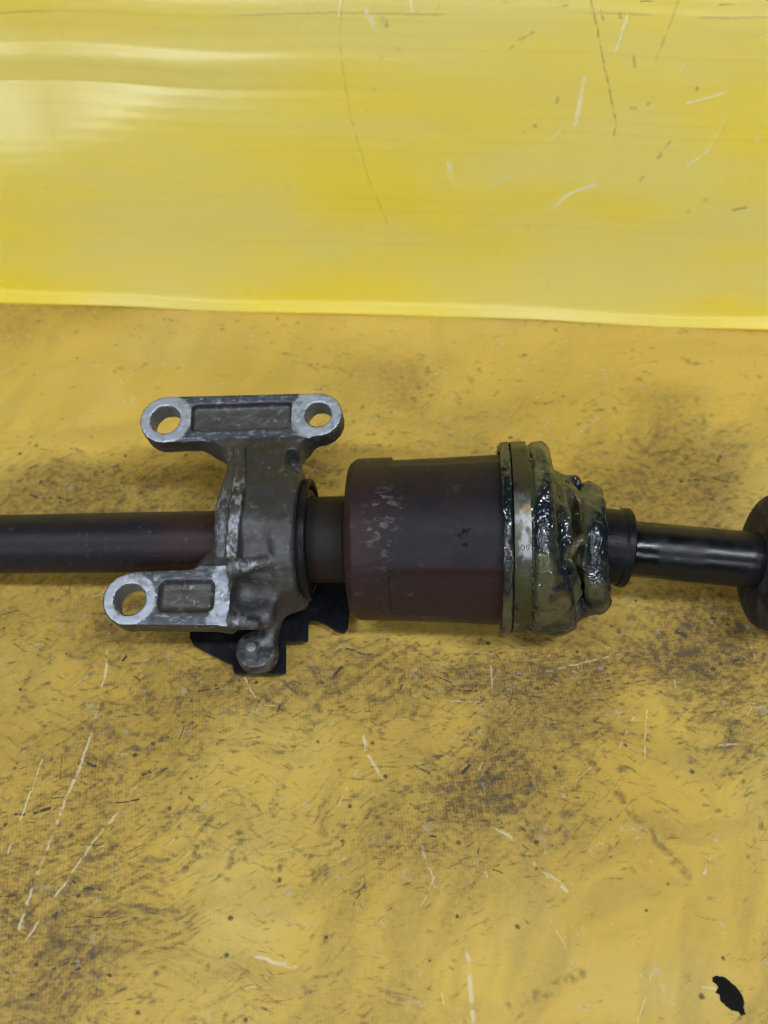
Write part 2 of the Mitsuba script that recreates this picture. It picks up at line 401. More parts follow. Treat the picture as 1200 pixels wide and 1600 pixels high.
def cast_masks(p, n):
    u, v, h = flange_uvh(p)
    up = n.x * FNW[0] + n.y * FNW[1] + n.z * FNW[2]
    flat = smoothstep(-0.0011, -0.0004, h) * (1 - smoothstep(0.0006, 0.0012, h)) * smoothstep(0.8, 0.95, up)
    flat = flat * dr.select((v > 0.08) | ((u < 0.0490) & (v < 0.0180)), 1, 0)
    boss = mi.Float(0)
    nz = fbm(u * 420, v * 420, h * 420, 3)
    for a, b, r in FACE:
        d = dr.sqrt(dr.square(u - a) + dr.square(v - b)) + 0.0018 * (fbm(u * 700, v * 700, 3, 3) - 0.5)
        boss = dr.maximum(boss, 1 - smoothstep(r - 0.0012, r + 0.0004, d))
    boss = dr.maximum(boss, smoothstep(0.0380, 0.0420, u + 0.007 * (nz - 0.5)) * dr.select(v < 0.02, 1, 0))
    wear = smoothstep(0.52, 0.74, fbm(u * 330 + 5, v * 900, 7, 4)) * (0.4 + 0.6 * smoothstep(0.35, 0.65, fbm(u * 900, v * 900, 2, 2)))
    bright = flat * (boss * (0.84 - 0.4 * smoothstep(0.56, 0.76, fbm(u * 230 + 8, v * 230, 5, 3))) + (1 - boss) * wear * 0.5)
    return u, v, h, flat, bright, nz


def hole_mask(u, v):
    m = mi.Float(0)
    for (a, b, _), r in zip(FACE, BORE):
        d = dr.sqrt(dr.square(u - a) + dr.square(v - b))
        m = dr.maximum(m, smoothstep(r + 0.0004, r + 0.0001, d))
    return m


def cast_color(p, n, uv):
    u, v, h, flat, bright, nz = cast_masks(p, n)
    x, y, z = local(p)
    skin = mix((0.064, 0.065, 0.067), (0.118, 0.120, 0.123), nz)
    pocket = smoothstep(-0.0060, -0.0040, h) * smoothstep(-0.0008, -0.0014, h) * dr.select((v > 0.084) | ((u < 0.043) & (v < 0.013)), 1, 0)
    pk = mix((0.062, 0.058, 0.052), (0.125, 0.120, 0.112), fbm(u * 150, v * 150, 4, 4))
    pk = mix(pk, (0.34, 0.35, 0.36), smoothstep(0.62, 0.80, fbm(u * 520, v * 520, 4, 4)) * (0.35 + 0.5 * dr.select((v < 0.03) & (u > 0.026), 1, 0)))
    skin = mix(skin, pk, pocket)
    grime = smoothstep(0.38, 0.70, fbm(x * 55 + 3, y * 55, z * 55, 4))
    skin = mix(skin, (0.040, 0.037, 0.033), grime * 0.6 * (1 - 0.8 * pocket))
    skin = mix(skin, (0.30, 0.32, 0.34), smoothstep(0.64, 0.86, fbm(x * 330, y * 330, z * 330 + 4, 4)) * 0.5)
    # brighter flecks on the rib crests and the left shoulder
    rr = dr.sqrt(y * y + z * z)
    cx = -0.0066 - 2.8 * y * y
    rib = smoothstep(0.0350, 0.0370, rr) * (1 - smoothstep(0.0022, 0.0034, dr.abs(x - cx))) * smoothstep(0.016, 0.006, y) * smoothstep(0.012, 0.018, z)
    rib = rib + dr.exp(-dr.square((x + 0.0150) / 0.0042)) * smoothstep(0.018, 0.028, z) * smoothstep(0.016, 0.004, y) * 0.6
    ra = dr.sqrt(dr.square((x + 0.0006) / 2.2) + dr.square(y + 0.0285) + dr.square(z - 0.0215))
    rb_ = dr.sqrt(dr.square((u - 0.0535) / 1.4) + dr.square(v + 0.0095) + dr.square(h + 0.001))
    rib = rib + (1 - smoothstep(0.0022, 0.0050, ra)) + (1 - smoothstep(0.0022, 0.0050, rb_))
    skin = mix(skin, (0.42, 0.46, 0.50), rib * smoothstep(0.40, 0.70, fbm(x * 620, y * 380, z * 380, 4)) * 0.7)
    face = mix((0.048, 0.052, 0.062), (0.125, 0.137, 0.158), nz)
    c = mix(skin, face, flat)
    c = mix(c, (0.47, 0.52, 0.59), bright)
    return mix(c, (0.24, 0.26, 0.28), hole_mask(u, v) * (1 - flat) * dr.select((h > -0.0145) & (h < 0.001), 1, 0))


def cast_rough(p, n, uv):
    u, v, h, flat, bright, nz = cast_masks(p, n)
    return 0.56 - 0.06 * bright


def cast_bump(p, n, uv):
    return 0.00042 * fbm(p.x * 620, p.y * 620, p.z * 620, 3) + 0.0004 * fbm(p.x * 160, p.y * 160, p.z * 160, 2)


def steel_color(p, n, uv):  # dark primer with a reddish cast
    f = fbm(p.x * 60, p.y * 90, p.z * 90, 3)
    c = mix((0.008, 0.009, 0.014), (0.013, 0.010, 0.013), smoothstep(0.35, 0.65, f))
    c = mix(c, (0.034, 0.012, 0.012), smoothstep(-0.125, -0.095, p.x) * 0.7 + smoothstep(0.50, 0.68, fbm(p.x * 35 + 4, p.y * 40, p.z * 40, 2)) * 0.2)
    return mix(c, (0.060, 0.058, 0.060), smoothstep(0.66, 0.84, fbm(p.x * 420, p.y * 420, p.z * 420, 3)) * 0.5)


def housing_color(p, n, uv):
    f = fbm(p.x * 55 + 7, p.y * 55, p.z * 55, 4)
    c = mix((0.008, 0.008, 0.012), (0.015, 0.010, 0.012), smoothstep(0.3, 0.7, f))
    c = mix(c, (0.034, 0.015, 0.013), smoothstep(0.45, 0.75, fbm(p.x * 500, p.y * 500, p.z * 500, 3)) * 0.28)
    # redder primer on the lower half and near the chamfer
    c = mix(c, (0.030, 0.013, 0.013), dr.maximum(smoothstep(0.008, -0.010, p.x), smoothstep(-0.030, -0.040, p.y)) * 0.6)
    fine = fbm(p.x * 300, p.y * 560, p.z * 560, 4)
    wob = 0.010 * (fbm(p.x * 120, p.y * 120, 2, 2) - 0.5)
    sc = smoothstep(0.54, 0.74, fine) * dr.exp(-dr.square((p.x + wob + 0.0015) / 0.0060)) * dr.exp(-dr.square((p.y + wob + 0.015) / 0.015))
    c = mix(c, (0.30, 0.31, 0.32), sc * 0.42)
    c = mix(c, (0.085, 0.082, 0.088), smoothstep(0.58, 0.80, fbm(p.x * 240, p.y * 240, p.z * 240, 4)) * smoothstep(0.5, 0.7, fbm(p.x * 40, p.y * 40, 3, 2)) * 0.30)
    # chipped black scabs
    d = dr.sqrt(dr.square((p.x - 0.0352) / 0.0030) + dr.square((p.y + 0.0240) / 0.0044)) + 3.2 * (fbm(p.x * 330, p.y * 330, 3, 4) - 0.5)
    c = mix(c, (0.006, 0.005, 0.006), smoothstep(0.85, 0.6, d))
    d2 = dr.sqrt(dr.square((p.x - 0.0419) / 0.0030) + dr.square((p.y + 0.0298) / 0.0022)) + 1.6 * (fbm(p.x * 500, p.y * 500, 6, 3) - 0.5)
    return mix(c, (0.010, 0.008, 0.008), smoothstep(0.8, 0.5, d2) * 0.8)


def housing_rough(p, n, uv):
    d = dr.sqrt(dr.square((p.x - 0.0352) / 0.0030) + dr.square((p.y + 0.0240) / 0.0044)) + 3.2 * (fbm(p.x * 330, p.y * 330, 3, 4) - 0.5)
    return 0.42 + 0.14 * fbm(p.x * 90, p.y * 90, p.z * 90, 2) - 0.25 * smoothstep(0.85, 0.6, d)


def housing_bump(p, n, uv):
    return 0.00016 * fbm(p.x * 620, p.y * 620, p.z * 620, 3) + 0.00030 * fbm(p.x * 120, p.y * 120, p.z * 120, 2)


def grease_mask(p):
    w = 0.010 * (fbm(p.x * 70, p.y * 70, p.z * 70, 2) - 0.5)
    return smoothstep(0.36, 0.60, fbm((p.x + w) * 110, (p.y + w) * 55, (p.z - w) * 55, 4) - smoothstep(0.0930, 0.0985, p.x) * 0.22)


def boot_color(p, n, uv):
    g = grease_mask(p)
    gr = mix((0.028, 0.037, 0.022), (0.085, 0.086, 0.040), fbm(p.x * 260, p.y * 150, p.z * 150, 4))
    gr = mix(gr, (0.105, 0.062, 0.016), smoothstep(0.58, 0.80, fbm(p.x * 85 + 3, p.y * 45, p.z * 45, 3)) * 0.6)
    return mix((0.006, 0.011, 0.015), gr, g * 0.88)


def boot_rough(p, n, uv):
    return 0.08 + 0.12 * fbm(p.x * 200, p.y * 200, p.z * 200, 2)


def boot_bump(p, n, uv):
    g = grease_mask(p)
    q = 0.0016 * (noise(p.x * 500, p.y * 500, p.z * 500) - 0.5)
    rip = dr.abs(noise((p.x + q) * 800, (p.y - q) * 560, (p.z + q) * 560) - 0.5) * 2
    return 0.00048 * rip * (0.35 + 0.65 * smoothstep(0.25, 0.60, noise(p.x * 80, p.y * 80, p.z * 80))) + 0.0004 * g


def band_color(p, n, uv):
    st = smoothstep(0.36, 0.70, fbm(p.x * 160, p.y * 120, p.z * 120 + 2, 4) + smoothstep(0.006, 0.019, dr.abs(p.y + 0.0215)) * 0.26)  # stain, thinned on the crown to paint in the band's highlight
    st = dr.maximum(st, smoothstep(0.50, 0.66, fbm(p.x * 420, p.y * 200, p.z * 200 + 5, 4)) * 0.7)
    c = mix((0.34, 0.35, 0.35), (0.085, 0.072, 0.055), st)
    c = mix(c, (0.022, 0.025, 0.028), smoothstep(0.52, 0.68, fbm(p.x * 230 + 9, p.y * 190, p.z * 190, 4)) * 0.85)
    c = mix(c, (0.070, 0.075, 0.036), smoothstep(0.50, 0.64, fbm(p.x * 120, p.y * 70 + 3, p.z * 70, 4) + 0.05) * 0.85)
    return mix(c, (0.27, 0.16, 0.05), (1 - smoothstep(0.0006, 0.0022, dr.sqrt(dr.square(p.x - 0.0645) + dr.square(p.y + 0.0170) * 0.35) + 0.001 * (noise(p.x * 900, p.y * 900, 1) - 0.5))) * 0.8)


def band_rough(p, n, uv):
    return 0.34 + 0.25 * fbm(p.x * 300, p.y * 160, p.z * 160, 2)


def bar_color(p, n, uv):
    d = smoothstep(0.62, 0.75, fbm(p.x * 150, p.y * 150, p.z * 150, 3))
    return mix((0.003, 0.004, 0.006), (0.030, 0.029, 0.022), d * smoothstep(0.15, 0.12, p.x))


def bar_rough(p, n, uv):
    return 0.19 + 0.22 * smoothstep(0.35, 0.62, fbm(p.x * 110, p.y * 60, p.z * 60, 3)) + smoothstep(0.13, 0.17, p.x) * 0.08


def bar_bump(p, n, uv):
    return 0.00022 * fbm(p.x * 260, p.y * 160, p.z * 160, 3) * smoothstep(0.19, 0.12, p.x) + 0.00006 * fbm(p.x * 600, p.y * 600, p.z * 600, 2)


def shield_color(p, n, uv):
    return mix((0.007, 0.008, 0.011), (0.020, 0.021, 0.024), smoothstep(0.5, 0.8, fbm(p.x * 200, p.y * 200, p.z * 200, 3)))


def rubber_color(p, n, uv):
    return mix((0.014, 0.015, 0.018), (0.042, 0.043, 0.047), smoothstep(0.4, 0.75, fbm(p.x * 120, p.y * 120, p.z * 120, 3)))


def lug_color(p, n, uv):
    nz = fbm(p.x * 300, p.y * 300, p.z * 300, 4)
    return mix((0.040, 0.040, 0.040), (0.15, 0.155, 0.165), smoothstep(0.35, 0.75, nz))


def mat(key, color, rough, bump=None, eps=2e-4, **kw):
    d = {'type': 'principled', 'base_color': proc(color) if callable(color) else {'type': 'rgb', 'value': list(color)},
         'roughness': proc(rough) if callable(rough) else rough, **kw}
    if bump is not None:
        d = {'type': 'bumpmap', 'scale': 1.0, 'arbitrary': proc(bump, eps=eps), 'bsdf': d}
    scene[key] = {'type': 'twosided', 'bsdf': d}
    return key


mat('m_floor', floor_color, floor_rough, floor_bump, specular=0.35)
mat('m_panel', panel_color, panel_rough, panel_bump, eps=4e-4, specular=0.5)
mat('m_cast', cast_color, cast_rough, cast_bump, metallic=0.72, specular=0.4)
mat('m_lug', lug_color, 0.5, cast_bump, metallic=0.6)
mat('m_steel', steel_color, 0.48, housing_bump, specular=0.24)
mat('m_housing', housing_color, housing_rough, housing_bump, specular=0.24)
mat('m_boot', boot_color, boot_rough, boot_bump, eps=1.5e-4, specular=0.75)
mat('m_band', band_color, band_rough, housing_bump, metallic=0.8)
mat('m_bar', bar_color, bar_rough, bar_bump, specular=0.30)
mat('m_shield', shield_color, 0.36, housing_bump, specular=0.5)
mat('m_rubber', rubber_color, 0.52, housing_bump, specular=0.22)
mat('m_black_rubber', (0.005, 0.006, 0.008), 0.40, housing_bump, specular=0.16)
mat('m_brown', (0.012, 0.009, 0.008), 0.6, housing_bump, specular=0.25)
mat('m_stamp', (0.05, 0.045, 0.04), 0.6)
mat('m_rivet', (0.26, 0.27, 0.28), 0.42, metallic=0.6)
mat('m_tar', (0.004, 0.005, 0.004), 0.6, specular=0.1)
mat('m_enamel', (0.8, 0.8, 0.8), 0.4)

# ------------------------------------------------------------------ the setting: floor sheet and upright panel
g = np.linspace(-1.6, 1.6, 9)
gx, gy = np.meshgrid(g, g, indexing='ij')
gv = np.stack([gx.ravel(), gy.ravel(), np.zeros(gx.size)], 1)
idx = np.arange(81).reshape(9, 9)
gf = np.stack([idx[:-1, :-1], idx[1:, :-1], idx[1:, 1:], idx[:-1, 1:]], -1).reshape(-1, 4)
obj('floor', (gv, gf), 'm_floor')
labels['floor'] = {'label': 'scuffed yellow woven plastic floor sheet stained with brown dirt', 'kind': 'structure'}

# tar blot near the front right corner: an irregular thin patch
blot = Polygon([(0.1401, -0.1957), (0.1419, -0.1949), (0.1434, -0.1954), (0.1453, -0.1957), (0.1472, -0.1977), (0.1491, -0.1995), (0.1506, -0.2022), (0.1512, -0.2052), (0.1503, -0.2070),
                (0.1507, -0.2095), (0.1494, -0.2098), (0.1482, -0.2083), (0.1459, -0.2079), (0.1435, -0.2061), (0.1418, -0.2040), (0.1421, -0.2019), (0.1406, -0.2011), (0.1417, -0.1995), (0.1415, -0.1979), (0.1400, -0.1970)])
def biggest(g):
    return max(getattr(g, 'geoms', [g]), key=lambda q: q.area)


ring_ = np.array(biggest(blot.buffer(0.0003)).segmentize(0.0004).exterior.coords)[:-1]
ring_ += np.random.default_rng(5).normal(0, 0.00014, ring_.shape)
bm = trimesh.creation.extrude_polygon(biggest(Polygon(ring_).buffer(0)), 0.0004, engine='earcut')
bm.apply_translation([0, 0, 0.00005])
obj('tar_blot', bm, 'm_tar')
labels['tar_blot'] = {'label': 'black tar blot stuck on the yellow floor near its front right corner', 'category': 'stain'}

LEAN = 19.5
PA = math.radians(-3.0)
pe1 = np.array([math.cos(PA), math.sin(PA), 0]); pe2 = np.array([-math.sin(PA), math.cos(PA), 0])
PB = np.array([0, 0.2062, 0])


def panel_mesh():
    us = np.linspace(-0.62, 0.62, 125)
    ss = np.unique(np.concatenate([np.linspace(-0.006, 0.012, 25), np.linspace(0.012, 0.24, 115), np.linspace(0.128, 0.154, 53), np.linspace(0.24, 0.55, 20)]))
    U, S = np.meshgrid(us, ss, indexing='ij')
    def sm(a, b, x):
        t = np.clip((x - a) / (b - a), 0, 1)
        return t * t * (3 - 2 * t)
    left = sm(0.04, -0.17, U)
    a = LEAN + 0 * S
    a = a + (46 + 8 * np.sin(U * 43)) * (1 - sm(0.0003, 0.0036 + 0.0010 * np.sin(U * 23 + 1), S))           # rolled lower edge
    a = a + 12.5 * left * sm(-0.008, 0.034, S - np.minimum(0.072 + 0.42 * np.maximum(U + 0.21, 0), 0.110)) * (1 - sm(0.1320, 0.1332, S))             # the sheet bellies out on the left
    a = a - 6.0 * sm(0.1320, 0.1332, S) * (1 - sm(0.142, 0.147, S)) * (0.25 + 0.75 * left)
    a = a + 13.0 * left * np.exp(-((S - 0.1500) / 0.0042) ** 2)
    a = a - 3.0 * sm(0.155, 0.163, S) * (1 - sm(0.171, 0.176, S)) * (0.3 + 0.7 * left)
    a = a + 5.0 * sm(0.172, 0.1765, S)
    a = a + 1.0 * (meshkit.fbm(np.stack([U * 3, S * 12, 0 * U], -1), 2, 4) - 0.5) * 2
    a = a - 2.5 * np.exp(-((S - 0.055) / 0.03) ** 2)
    a = np.radians(a)
    dS = np.diff(S, axis=1)
    d = np.concatenate([np.zeros((len(us), 1)), np.cumsum(np.sin(0.5 * (a[:, 1:] + a[:, :-1])) * dS, 1)], 1)
    z = np.concatenate([np.zeros((len(us), 1)), np.cumsum(np.cos(0.5 * (a[:, 1:] + a[:, :-1])) * dS, 1)], 1)
    k = np.argmin(np.abs(ss))
    d = d - d[:, k:k + 1] + 0.0012 * np.sin(U * 14 + 0.6) - 0.0006
    z = z + 0.0012 + 0.0006 * (1 + np.sin(U * 31))
    P = PB + U[..., None] * pe1 + d[..., None] * pe2 + z[..., None] * np.array([0, 0, 1.0])
    nu, ns = U.shape
    i = np.arange(nu * ns).reshape(nu, ns)
    q = np.stack([i[:-1, :-1], i[1:, :-1], i[1:, 1:], i[:-1, 1:]], -1).reshape(-1, 4)
    f = np.vstack([q[:, [0, 1, 2]], q[:, [0, 2, 3]]])
    v, uv = P.reshape(-1, 3), np.stack([U.ravel(), S.ravel()], 1)
    n = vnormals(v, f)
    # thickness: a back skin 4 mm behind, joined round the rim
    vb = v - n * 0.004
    rim = np.concatenate([i[:, 0], i[-1, 1:], i[-2::-1, -1], i[0, -2:0:-1]])
    r2 = np.roll(rim, -1)
    N = len(v)
    side = np.vstack([np.stack([rim, rim + N, r2], 1), np.stack([r2, rim + N, r2 + N], 1)])
    fb = f[:, ::-1] + N
    return trimesh.Trimesh(np.vstack([v, vb]), np.vstack([f, fb, side]), process=False), np.vstack([uv, uv])


pm, puv = panel_mesh()
obj('back_panel', pm, 'm_panel', smooth=True, uv=puv)
labels['back_panel'] = {'label': 'glossy yellow fluted plastic sheet standing behind the drive shaft', 'category': 'panel'}

# ------------------------------------------------------------------ the drive shaft
D = 'drive_shaft'
labels[D] = {'label': 'used car drive shaft with aluminium bearing bracket and torn greasy boot', 'category': 'drive shaft'}

AX_O = np.array([0.0, 0.0, 0.0432])
AX_L = frame(AX_O, [1.0, -0.030, 0.070])                   # long left shaft, bearing and neck
AX_H = frame(AX_O, [1.0, -0.035, 0.070])                   # joint housing
JC = np.array([0.0660, -0.0023, 0.0478])
AX_R = frame(JC, np.array([0.1860, -0.0095, 0.0380]) - JC)  # axle bar, bent at the joint

obj(f'{D}__shaft_tube', lathe(bevelled([(-0.36, 0, 0), (-0.36, 0.0150), (-0.200, 0.0151), (-0.052, 0.0156), (-0.052, 0, 0)]), AX_L), 'm_steel', smooth=35)
labels[f'{D}__shaft_tube'] = {'label': 'long dark maroon shaft tube running out of the left edge'}
obj(f'{D}__shaft_neck', lathe(bevelled([(-0.044, 0.010, 0), (-0.044, 0.0205), (-0.0390, 0.0217), (-0.0190, 0.0217), (-0.0180, 0.0245), (-0.0150, 0.0256), (-0.0140, 0.0256), (-0.0140, 0.010, 0)], 0.0008), AX_L), 'm_brown', smooth=35)


def lobes(s, ph):
    # phi is measured from straight up, growing towards the front; shallow flats between the three roller lobes
    t = np.clip((s - 0.0042) / 0.0012, 0, 1)
    out = np.zeros_like(ph)
    for c, w in ((math.radians(75), math.radians(21)), (math.radians(-46), math.radians(21)), (math.radians(-166), math.radians(21))):
        dlt = np.abs((ph - c + np.pi) % (2 * np.pi) - np.pi)
        out -= 0.0016 * np.clip((w - dlt) / 0.10, 0, 1)
    return out * t


hp = bevelled([(-0.0162, 0.010, 0), (-0.0162, 0.0374, 0.0010), (-0.0126, 0.0404, 0.0012), (0.0040, 0.0408), (0.0300, 0.0417), (0.0600, 0.0430), (0.0610, 0.0430), (0.0610, 0.02, 0)], 0.0008, 4)
hp = np.vstack([np.linspace(hp[i], hp[i + 1], max(2, int((hp[i + 1][0] - hp[i][0]) / 0.0008)), endpoint=False) for i in range(len(hp) - 1)] + [hp[-1:]])
obj(f'{D}__joint_housing', lathe(hp, AX_H, lobes, 240), 'm_housing', smooth=35)
labels[f'{D}__joint_housing'] = {'label': 'dark maroon cylindrical joint housing with a black chipped spot'}


# ---- bracket casting as one solid
def grid(lo, hi, h):
    ax = [np.arange(a, b, h, dtype=np.float32) for a, b in zip(lo, hi)]
    return np.meshgrid(*ax, indexing='ij', sparse=True)


def smin(a, b, k):
    t = np.clip(0.5 + 0.5 * (b - a) / k, 0, 1)
    return b + (a - b) * t - k * t * (1 - t)


def smax(a, b, k):
    return -smin(-a, -b, k)


def capsule(X, Y, Z, a, b, r, r2=None):
    a, b = np.array(a), np.array(b)
    d = b - a
    t = np.clip(((X - a[0]) * d[0] + (Y - a[1]) * d[1] + (Z - a[2]) * d[2]) / (d @ d), 0, 1)
    rr = r if r2 is None else r + (r2 - r) * t
    return np.sqrt((X - a[0] - t * d[0]) ** 2 + (Y - a[1] - t * d[1]) ** 2 + (Z - a[2] - t * d[2]) ** 2) - rr


def box(X, Y, Z, c, hs, r):
    qx, qy, qz = np.abs(X - c[0]) - hs[0] + r, np.abs(Y - c[1]) - hs[1] + r, np.abs(Z - c[2]) - hs[2] + r
    return np.sqrt(np.maximum(qx, 0) ** 2 + np.maximum(qy, 0) ** 2 + np.maximum(qz, 0) ** 2) + np.minimum(np.maximum(qx, np.maximum(qy, qz)), 0) - r


def bracket():
    h = 0.0007
    lo = np.array([-0.0755, -0.0640, -0.0345])
    X, Y, Z = grid(lo, [0.0420, 0.0715, 0.0410], h)      # bracket axes
    U = X - FO[0]
    V = (Y - FO[1]) * CT + (Z - FO[2]) * ST
    H = (Z - FO[2]) * CT - (Y - FO[1]) * ST
    R = np.sqrt(Y ** 2 + Z ** 2)
    def ring(r, x0, x1, e):
        return smax(R - r, np.abs(X - 0.5 * (x0 + x1)) - 0.5 * (x1 - x0), e)
    # bearing ring, thicker rim on the right
    f = smin(ring(0.0312, -0.0150, 0.0190, 0.004), ring(0.0330, 0.0110, 0.0198, 0.003), 0.005)
    # arm from the far flange over the ring; it widens towards the flange
    def slab(pts, wl, wr, e):
        out = None
        for (p, r), (q, r2) in zip(pts[:-1], pts[1:]):
            d = np.array(q) - np.array(p)
            t = np.clip(((Y - p[0]) * d[0] + (Z - p[1]) * d[1]) / (d @ d), 0, 1)
            dd = np.sqrt((Y - p[0] - t * d[0]) ** 2 + (Z - p[1] - t * d[1]) ** 2) - (r + (r2 - r) * t)
            out = dd if out is None else smin(out, dd, 0.003)
        return smax(out, np.maximum(-wl - X, X - wr), e)
    fl = np.clip((Y - 0.024) / 0.024, 0, 1) ** 2
    arm = slab([((0.0500, 0.0180), 0.0095), ((0.0300, 0.0235), 0.0085), ((0.0100, 0.0262), 0.0078), ((-0.0080, 0.0258), 0.0070)], 0.0158 + 0.016 * fl, 0.0186 + 0.005 * fl, 0.0045)
    f = smin(f, arm, 0.006)
    wall = slab([((0.0480, 0.0100), 0.010), ((0.0200, 0.0050), 0.012)], 0.012, 0.012, 0.004)
    f = smin(f, wall, 0.006)
    # left shoulder in front of the shaft that runs down to the near flange
    sh = smax(smax(R - 0.0328, np.abs(X + 0.0110) - 0.0058, 0.002), Y - 0.012, 0.010)
    f = smin(f, sh, 0.003)
    f = smin(f, capsule(U, V, H, (0.0340, 0.0180, -0.0070), (0.0460, 0.0215, 0.0040), 0.0042, 0.0058), 0.005)
    # centre rib over the crown
    cx = -0.0066 - 2.8 * Y ** 2
    rb = smax(np.abs(X - cx) - 0.0029, np.maximum(np.minimum(R - 0.0376, np.where(Y > 0, Z - 0.0368 + 0.04 * Y, 9)), np.maximum(-(Y + 0.0265), Y - 0.034)), 0.0012)
    rb = np.maximum(rb, -Z)
    f = smin(f, rb, 0.0022)
    # web between near flange, ring and lug, with a hollow
    f = smin(f, box(U, V, H, (0.0575, 0.0010, -0.0085), (0.0130, 0.0135, 0.0060), 0.0055), 0.008)
    f = smin(f, capsule(X, Y, Z, (0.016, -0.0245, -0.010), (0.004, -0.0330, -0.014), 0.0085, 0.0060), 0.007)
    f = smax(f, -capsule(U, V, H, (0.0560, 0.0030, 0.0000), (0.0660, 0.0020, 0.0010), 0.0075, 0.0055), 0.003)
    # lug for the dust shield and its neck
    f = smin(f, capsule(X, Y, Z, (0.0055, -0.0330, -0.0150), (0.0035, -0.0460, -0.0220), 0.0056, 0.0042), 0.003)
    LU = np.sqrt((X + 0.0020) ** 2 + ((Y + 0.0510) + 0.10 * (Z + 0.02)) ** 2)
    lug = smax(LU - 0.0103, np.abs(Z - 0.08 * (Y + 0.051) + 0.0245) - 0.0055, 0.0018)
    f = smin(f, lug, 0.0018)
    # the flanges
    a, b = np.array(FACE[0][:2]), np.array(FACE[1][:2])
    d = b - a; ln = np.linalg.norm(d); d /= ln
    al, ac = (U - a[0]) * d[0] + (V - a[1]) * d[1], -(U - a[0]) * d[1] + (V - a[1]) * d[0]
    t = np.clip(al / ln, 0, 1)
    far2 = np.sqrt((al - np.clip(al, 0, ln)) ** 2 + ac ** 2) - (0.0132 - 0.0009 * t)
    far = smax(far2, np.abs(H + 0.0065) - 0.0065, 0.0010)
    c2 = np.sqrt(U ** 2 + (V - 0.0008) ** 2) - 0.0133
    top, bot = 0.0147 + 0.0014 * U / 0.048, -0.0121 - 0.0009 * U / 0.048
    b2 = np.maximum(np.maximum(-U, U - 0.0483), np.maximum(V - top, bot - V))
    near = smax(np.minimum(c2, b2), np.abs(H + 0.0065) - 0.0065, 0.0010)
    f = smin(f, far, 0.007)
    f = smin(f, near, 0.006)
    # ribs that run from the near flange into the body
    f = smin(f, capsule(X, Y, Z, (-0.0100, -0.0276, 0.0168), (0.0068, -0.0254, 0.0198), 0.0036, 0.0022), 0.0035)
    f = smin(f, capsule(U, V, H, (0.0470, -0.0096, -0.0024), (0.0615, -0.0116, -0.0032), 0.0036, 0.0028), 0.002)
    # machined planes
    f = smax(f, np.minimum(H, V - (0.0833 + 0.0011 * t)), 0.0006)
    f = smax(f, -np.maximum(np.maximum(-H, U - 0.0484), V - top - 0.0012), 0.0005)
    # pockets in the flanges
    f = smax(f, -box(al, ac, H, (0.0395, 0.0002, 0.0), (0.0255, 0.0073, 0.0042), 0.0016), 0.0014)
    f = smax(f, -box(U, V, H, (0.0275, 0.0020, 0.0), (0.0134, 0.0077, 0.0042), 0.0034), 0.0014)
    # hollow on the right side of the arm
    hol = np.minimum(capsule(X, Y, Z, (0.0166, 0.0310, 0.0225), (0.0172, 0.0300, 0.0380), 0.0032), np.maximum(box(X, Y, Z, (0.0169, 0.0262, 0.0330), (0.0031, 0.0062, 0.0085), 0.0028), 0.0 * X - 1))
    f = smax(f, -hol, 0.0012)
    # bores, with a small countersink
    for (u0, v0, _), r in zip(FACE, BORE):
        rr = np.sqrt((U - u0) ** 2 + (V - v0) ** 2)
        f = np.maximum(f, -np.maximum(np.minimum(rr - r, rr - r - 0.0007 - H), np.abs(H + 0.006) - 0.0105))
    f = smax(f, -np.maximum(R - 0.0286, -(X - 0.0135)), 0.0010)
    f = smax(f, -(R - 0.0157), 0.0005)
    v, fc_ = surface_nets(f.astype(np.float32), lo, h)
    return v, fc_


bv, bf = bracket()
fc = bv[bf].mean(1)
cu = fc[:, 0] - FO[0]
cv = (fc[:, 1] - FO[1]) * CT + (fc[:, 2] - FO[2]) * ST
ch = (fc[:, 2] - FO[2]) * CT - (fc[:, 1] - FO[1]) * ST
is_far = (cv > 0.0832) & (ch > -0.0136)
is_near = (cu < 0.0488) & (cv < 0.0172) & (ch > -0.0142) & ~is_far
is_lug = (fc[:, 1] < -0.0405) & (fc[:, 2] < -0.016) & (cu > 0.045) & ~is_near
bv = BO + bv @ BM
bn = vnormals(bv, bf)
B = f'{D}__bearing_bracket'
raw(B, *submesh(bv, bf, bn, ~(is_far | is_near | is_lug)), 'm_cast')
labels[B] = {'label': 'cast aluminium bearing bracket around the shaft'}
k1 = raw(f'{B}__mounting_flange', *submesh(bv, bf, bn, is_far), 'm_cast')
labels[k1] = {'label': 'long bracket flange with two bolt holes near the panel'}
k2 = raw(f'{B}__mounting_flange', *submesh(bv, bf, bn, is_near), 'm_cast')
labels[k2] = {'label': 'short bracket flange with one bolt hole'}
raw(f'{B}__shield_lug', *submesh(bv, bf, bn, is_lug), 'm_lug')
labels[f'{B}__shield_lug'] = {'label': 'round riveted lug over the black shield'}
rv = lathe(bevelled([(-0.004, 0, 0), (-0.004, 0.0027), (0.0010, 0.0027, 0.0007), (0.0015, 0, 0)]), (BO + np.array([-0.0042, -0.0505, -0.0190]) @ BM, BZ, BM[0], BM[1]), seg=32)
obj(f'{B}__rivet', rv, 'm_rivet', smooth=35)

# seal and bearing in the ring mouth
SX = AX_L
obj(f'{D}__bearing_seal', lathe(bevelled([(-0.0480, 0.0150, 0), (-0.0470, 0.0284), (-0.0420, 0.0284), (-0.0412, 0.0300), (-0.0375, 0.0312, 0.0012), (-0.0352, 0.0302, 0.0010), (-0.0362, 0.0275), (-0.0385, 0.0262), (-0.0362, 0.0250), (-0.0358, 0.0225), (-0.0380, 0.0205, 0)], 0.0006), SX), 'm_black_rubber', smooth=35)

